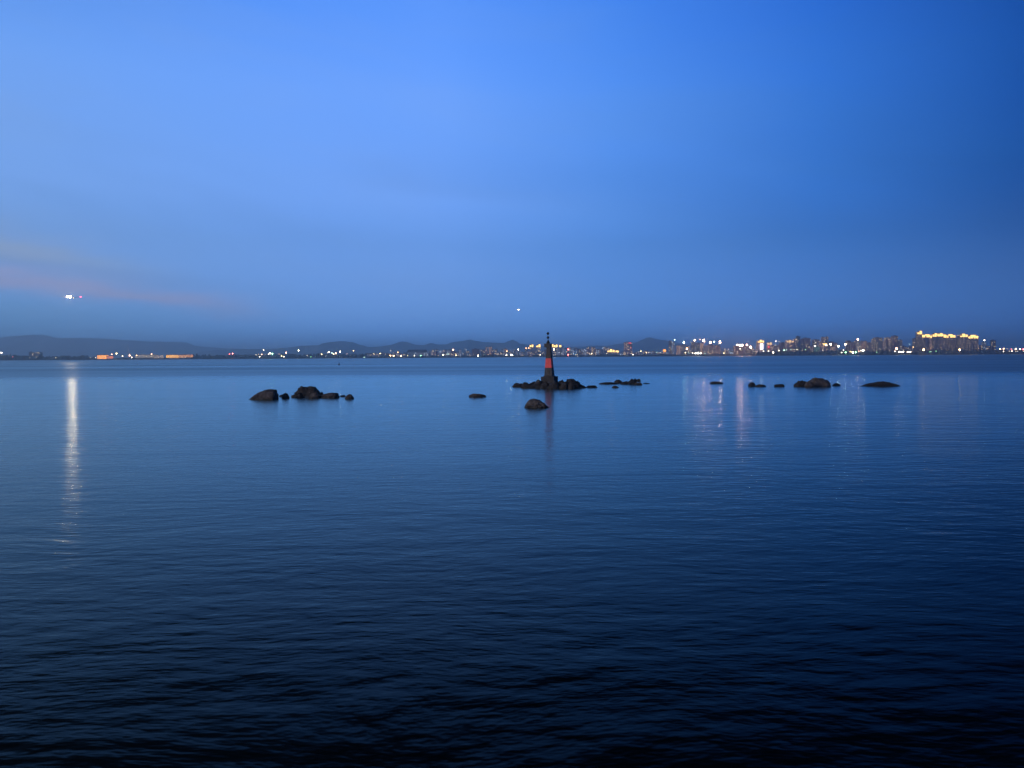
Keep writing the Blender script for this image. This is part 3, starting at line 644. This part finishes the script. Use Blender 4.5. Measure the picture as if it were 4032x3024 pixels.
# ------------------------------------------------------------------ trees along the shore, a far wood that reads as one mass
tm, n, b = newmat('shore_tree_leaves')
co = n.new('ShaderNodeNewGeometry').outputs['Position']; f = n.noise(co, .25, 4, .6)
n.put(b.inputs['Base Color'], n.ramp(f, [(.35, (.012, .018, .012)), (.7, (.04, .05, .03))])); b.inputs['Roughness'].default_value = .9
bm = bmesh.new()
def hmax(px):
    v = noise.noise(Vector((px * .012, 0, 5))) + .6 * noise.noise(Vector((px * .05, 0, 9)))
    base = 18 if px < 1440 else (8 if px < 2980 else 19)
    if px < 60: base = 22
    if 350 < px < 760: base = 8
    return max(4, base + 5 * v)
for k in range(1700):
    px = -260 + 4550 * (k + random.random()) / 1700
    if 1440 < px < 3000 and random.random() < .35: continue
    if any(a - 2 < px < b_ + 2 for a, b_ in ((383, 432), (533, 632), (654, 751))): continue
    Y = SHORE + random.uniform(2, 45); hgt = hmax(px) * random.uniform(.6, 1.05); r = random.uniform(2.5, 5.5)
    q = at(px, 1400, Y)
    g = bmesh.ops.create_icosphere(bm, subdivisions=2, radius=1)['verts']
    sv = Vector((k * 1.7, 0, 0))
    for v in g:
        d = v.co.copy(); t = 1 + .45 * noise.noise(d * 1.5 + sv) + .2 * noise.noise(d * 4 + sv)
        v.co = Vector((q.x + d.x * r * 1.2 * t, Y + d.y * r * t, 1.5 + hgt * .5 + d.z * hgt * .52 * t))
tag(mesh('shore_trees', bm, tm), 'dark irregular belt of trees along the far shore', 'trees', kind='stuff')

# ------------------------------------------------------------------ lamps on the far shore
KCOL = {'w': ((1, .84, .62), 'white'), 'y': ((1, .80, .36), 'yellowish'), 'o': ((1, .52, .22), 'orange'), 'g': ((.35, 1, .45), 'green'), 'r': ((1, .14, .12), 'red'), 'c': ((.62, 1, .82), 'greenish white'), 'p': ((1, .52, .32), 'warm white')}
STR = {0: 2.0, 1: 5, 2: 15, 3: 27, 4: 60, 5: 150}
RAD = {0: .9, 1: 1.15, 2: 1.5, 3: 2.0, 4: 2.6, 5: 3.0}
LM = {}
def lampmat(k, lv):
    if (k, lv) not in LM: LM[k, lv] = glow('lamp_%s_%d' % (KCOL[k][1].replace(' ', '_'), lv), KCOL[k][0], STR[lv], sampled=lv >= 3)
    return LM[k, lv]
polem = simple('lamp_pole_steel', (.12, .12, .13), .6, .2, 1)
A_ = []
def L(x0, s, items):
    for it in items.split():
        u, v, k, lv = it.split(','); A_.append((x0 + float(u) / s, 1250 + float(v) / s, k, float(lv)))
L(0, 3.16, '12,440,w,1.5 25,440,w,1.5 160,490,r,1 455,495,w,.5 370,500,w,.3 695,500,w,1 1125,500,w,.5 1190,500,w,1 1392,458,p,2 1450,450,y,3 1525,480,w,2.4 1612,472,p,3 1640,498,w,1.5 1885,455,p,1.6 2000,480,w,.5 1700,470,o,1.5')
L(600, 3.16, '120,475,w,.5 960,455,r,2 998,450,r,3 1290,465,w,1 1320,460,o,1.4 1335,490,w,1.5 1362,460,p,1.7 1382,405,w,1.5 1405,460,w,.5 1446,458,w,2 1466,445,w,3 1494,452,g,3 1577,455,o,1 1608,480,y,1.7 1636,488,w,1.8 1665,438,p,3.4 1818,412,w,3.4 1925,475,w,.8 1972,490,g,1 2105,457,y,2 2155,482,w,.5')
L(1200, 3.16, '298,432,w,3.2 337,440,c,2 357,455,y,1.6 385,445,p,3.4 440,425,w,3.4 525,455,p,1.4 605,415,o,1.5 740,495,c,.6 858,450,y,1 936,448,y,2 1070,415,w,1 1065,475,o,3 1106,478,y,2.7 1158,435,o,2 1197,478,p,3 1280,475,y,1.4 1365,475,w,1.8 1443,475,g,2.4 1722,465,y,2.6 1772,455,c,.7 1790,455,c,.7 1848,403,p,3.4 1883,470,y,2 2156,475,w,3')
L(1800, 3.687, '715,545,w,2.7 722,490,o,1.5 778,540,w,2.7 800,548,w,3.4 888,465,w,3 1000,445,o,2 1040,445,o,2 1405,465,w,3 1205,543,w,1.5 1612,462,r,3 1612,540,r,3 1952,525,y,2 1722,540,y,.7 1742,540,y,.7 1925,530,w,.6')
L(2300, 3.687, '325,525,w,1 680,525,w,1.4 710,540,w,1.6 825,490,y,1.7 905,510,o,1.5 940,510,w,1 1058,505,c,1 1105,510,w,.6 1314,325,c,1.6 1448,365,c,4.4 1492,455,o,4 1605,330,p,4 1685,320,p,1.8 1735,335,p,5 1830,365,p,5 1887,350,c,3 1972,357,p,4.7 1470,510,y,2 1520,515,c,1 1573,517,w,1.5 1618,520,w,2.7 1655,518,w,4 1695,520,w,2.6 1755,525,c,.6 1825,525,w,.6 2027,517,y,1.7 2045,460,w,1 2095,462,w,1 760,515,w,.5 680,440,r,.8')
L(2850, 3.687, '195,400,p,3.6 232,405,p,4.6 265,405,p,4.6 335,397,p,4 390,432,p,4.8 235,455,w,2 193,500,w,1.4 757,345,w,1.8 745,400,y,1.3 803,350,y,1.4 577,490,w,1.5 650,490,w,1.5 717,508,w,3 800,480,w,1.5 877,475,c,1.5 913,470,c,1.4 975,467,c,1.4 1020,465,w,1.4 1055,465,w,1 1072,468,w,.6 1140,467,w,.5 1188,465,g,1.3 1235,430,y,.7 1322,417,w,3 1437,475,w,1.4 1488,402,w,3 1550,390,w,3.7 1665,420,w,3.7 1766,392,w,3.7 1947,318,p,4 1737,475,w,1.5 1710,510,w,2 1768,508,g,3.4 1837,495,o,1.5 1873,508,w,4 1915,505,g,3.4 1960,490,p,1.6 1993,480,w,2 2025,480,w,3.6 1335,365,w,.8 975,410,o,.8')
L(3432, 3.687, '75,505,g,.7 362,452,p,3.8 338,490,w,1.5 400,500,w,3.4 432,500,w,3.3 460,498,w,3.4 525,500,w,2.8 562,500,w,2.8 548,390,c,.8 603,430,o,1.5 755,468,o,4 1280,470,o,3.7 1552,445,o,1 845,500,g,1 862,498,c,.6 935,490,g,1 1637,330,w,3.4 1865,457,o,2.6 1917,455,o,3 1915,492,w,1.8 2000,490,w,1.3 2030,457,r,1.5 2037,490,w,1.8 2092,457,y,3 2090,492,w,1.4 2118,492,w,1.4 2155,457,y,3 2203,460,r,2.6 2205,490,w,1.4 1970,455,o,.7')
SEC = [(0, 375, 'left of the small orange hall'), (375, 640, 'near the long white terminal'), (640, 1000, 'right of the white terminal'), (1000, 1210, 'on the wooded middle shore'),
       (1210, 1440, 'where trees meet the town'), (1440, 1700, 'by the dark-roofed warehouse'), (1700, 2140, 'between warehouse and beacon'), (2140, 2400, 'between beacon and golden-lit hotel'),
       (2400, 2640, 'below the pyramid-shaped hill'), (2640, 2880, 'right of the pyramid hill'), (2880, 3060, 'around the white-fronted building'), (3060, 3300, 'below the middle skyline'),
       (3300, 3600, 'left of the gold-crowned row'), (3600, 3870, 'at the foot of the gold-crowned row'), (3870, 4100, 'at the right end of the shore')]
ORD = ['first', 'second', 'third', 'fourth', 'fifth', 'sixth', 'seventh', 'eighth', 'ninth', 'tenth', 'eleventh', 'twelfth', 'thirteenth', 'fourteenth', 'fifteenth', 'sixteenth', 'seventeenth', 'eighteenth']
buck = {}
for x_, y_, k, lv in sorted(A_):
    s = next(t for t in SEC if x_ < t[1]); lvl = max(0, min(5, int(round(lv))))
    size = 'dim' if lvl <= 1 else ('bright' if lvl <= 3 else 'dazzling')
    buck.setdefault((s[2], size, k), []).append((x_, y_, k, lvl))
polecache = {}; headcache = {}
for (where, size, k), items in buck.items():
    for i, (x_, y_, k, lvl) in enumerate(items):
        high = (hz(x_) - y_) > 26
        Y = 3290 if not high else 3330
        if 383 <= x_ <= 760: Y = 3268
        p = at(x_, y_, Y); zc = max(p.z, 3.2)
        cn = KCOL[k][1]
        lb = ('%s %s lamp %s' % (size, cn, where)) if len(items) == 1 else '%s %s lamp, %s such from the left, %s' % (size, cn, ORD[i], where)
        root = empty('street_lamp' if not high else 'floodlight_mast', (p.x, Y, 1.2)); tag(root, lb, 'lamp', 'lamps ' + where)
        h = zc - 1.2
        bm = bmesh.new(); tube(bm, (0, 0, 0), (0, 0, h), .32, .16, 6); mesh('pole', bm, polem, root)
        hd = headcache.get((k, lvl))
        if hd is None:
            bm = bmesh.new(); ball(bm, (0, 0, 0), RAD[lvl], 2, 1.15); hd = mesh('lamp_head', bm, lampmat(k, lvl), root, loc=(0, 0, h)); headcache[k, lvl] = hd
        else:
            c = hd.copy(); COL.objects.link(c); c.parent = root; c.location = (0, 0, h)
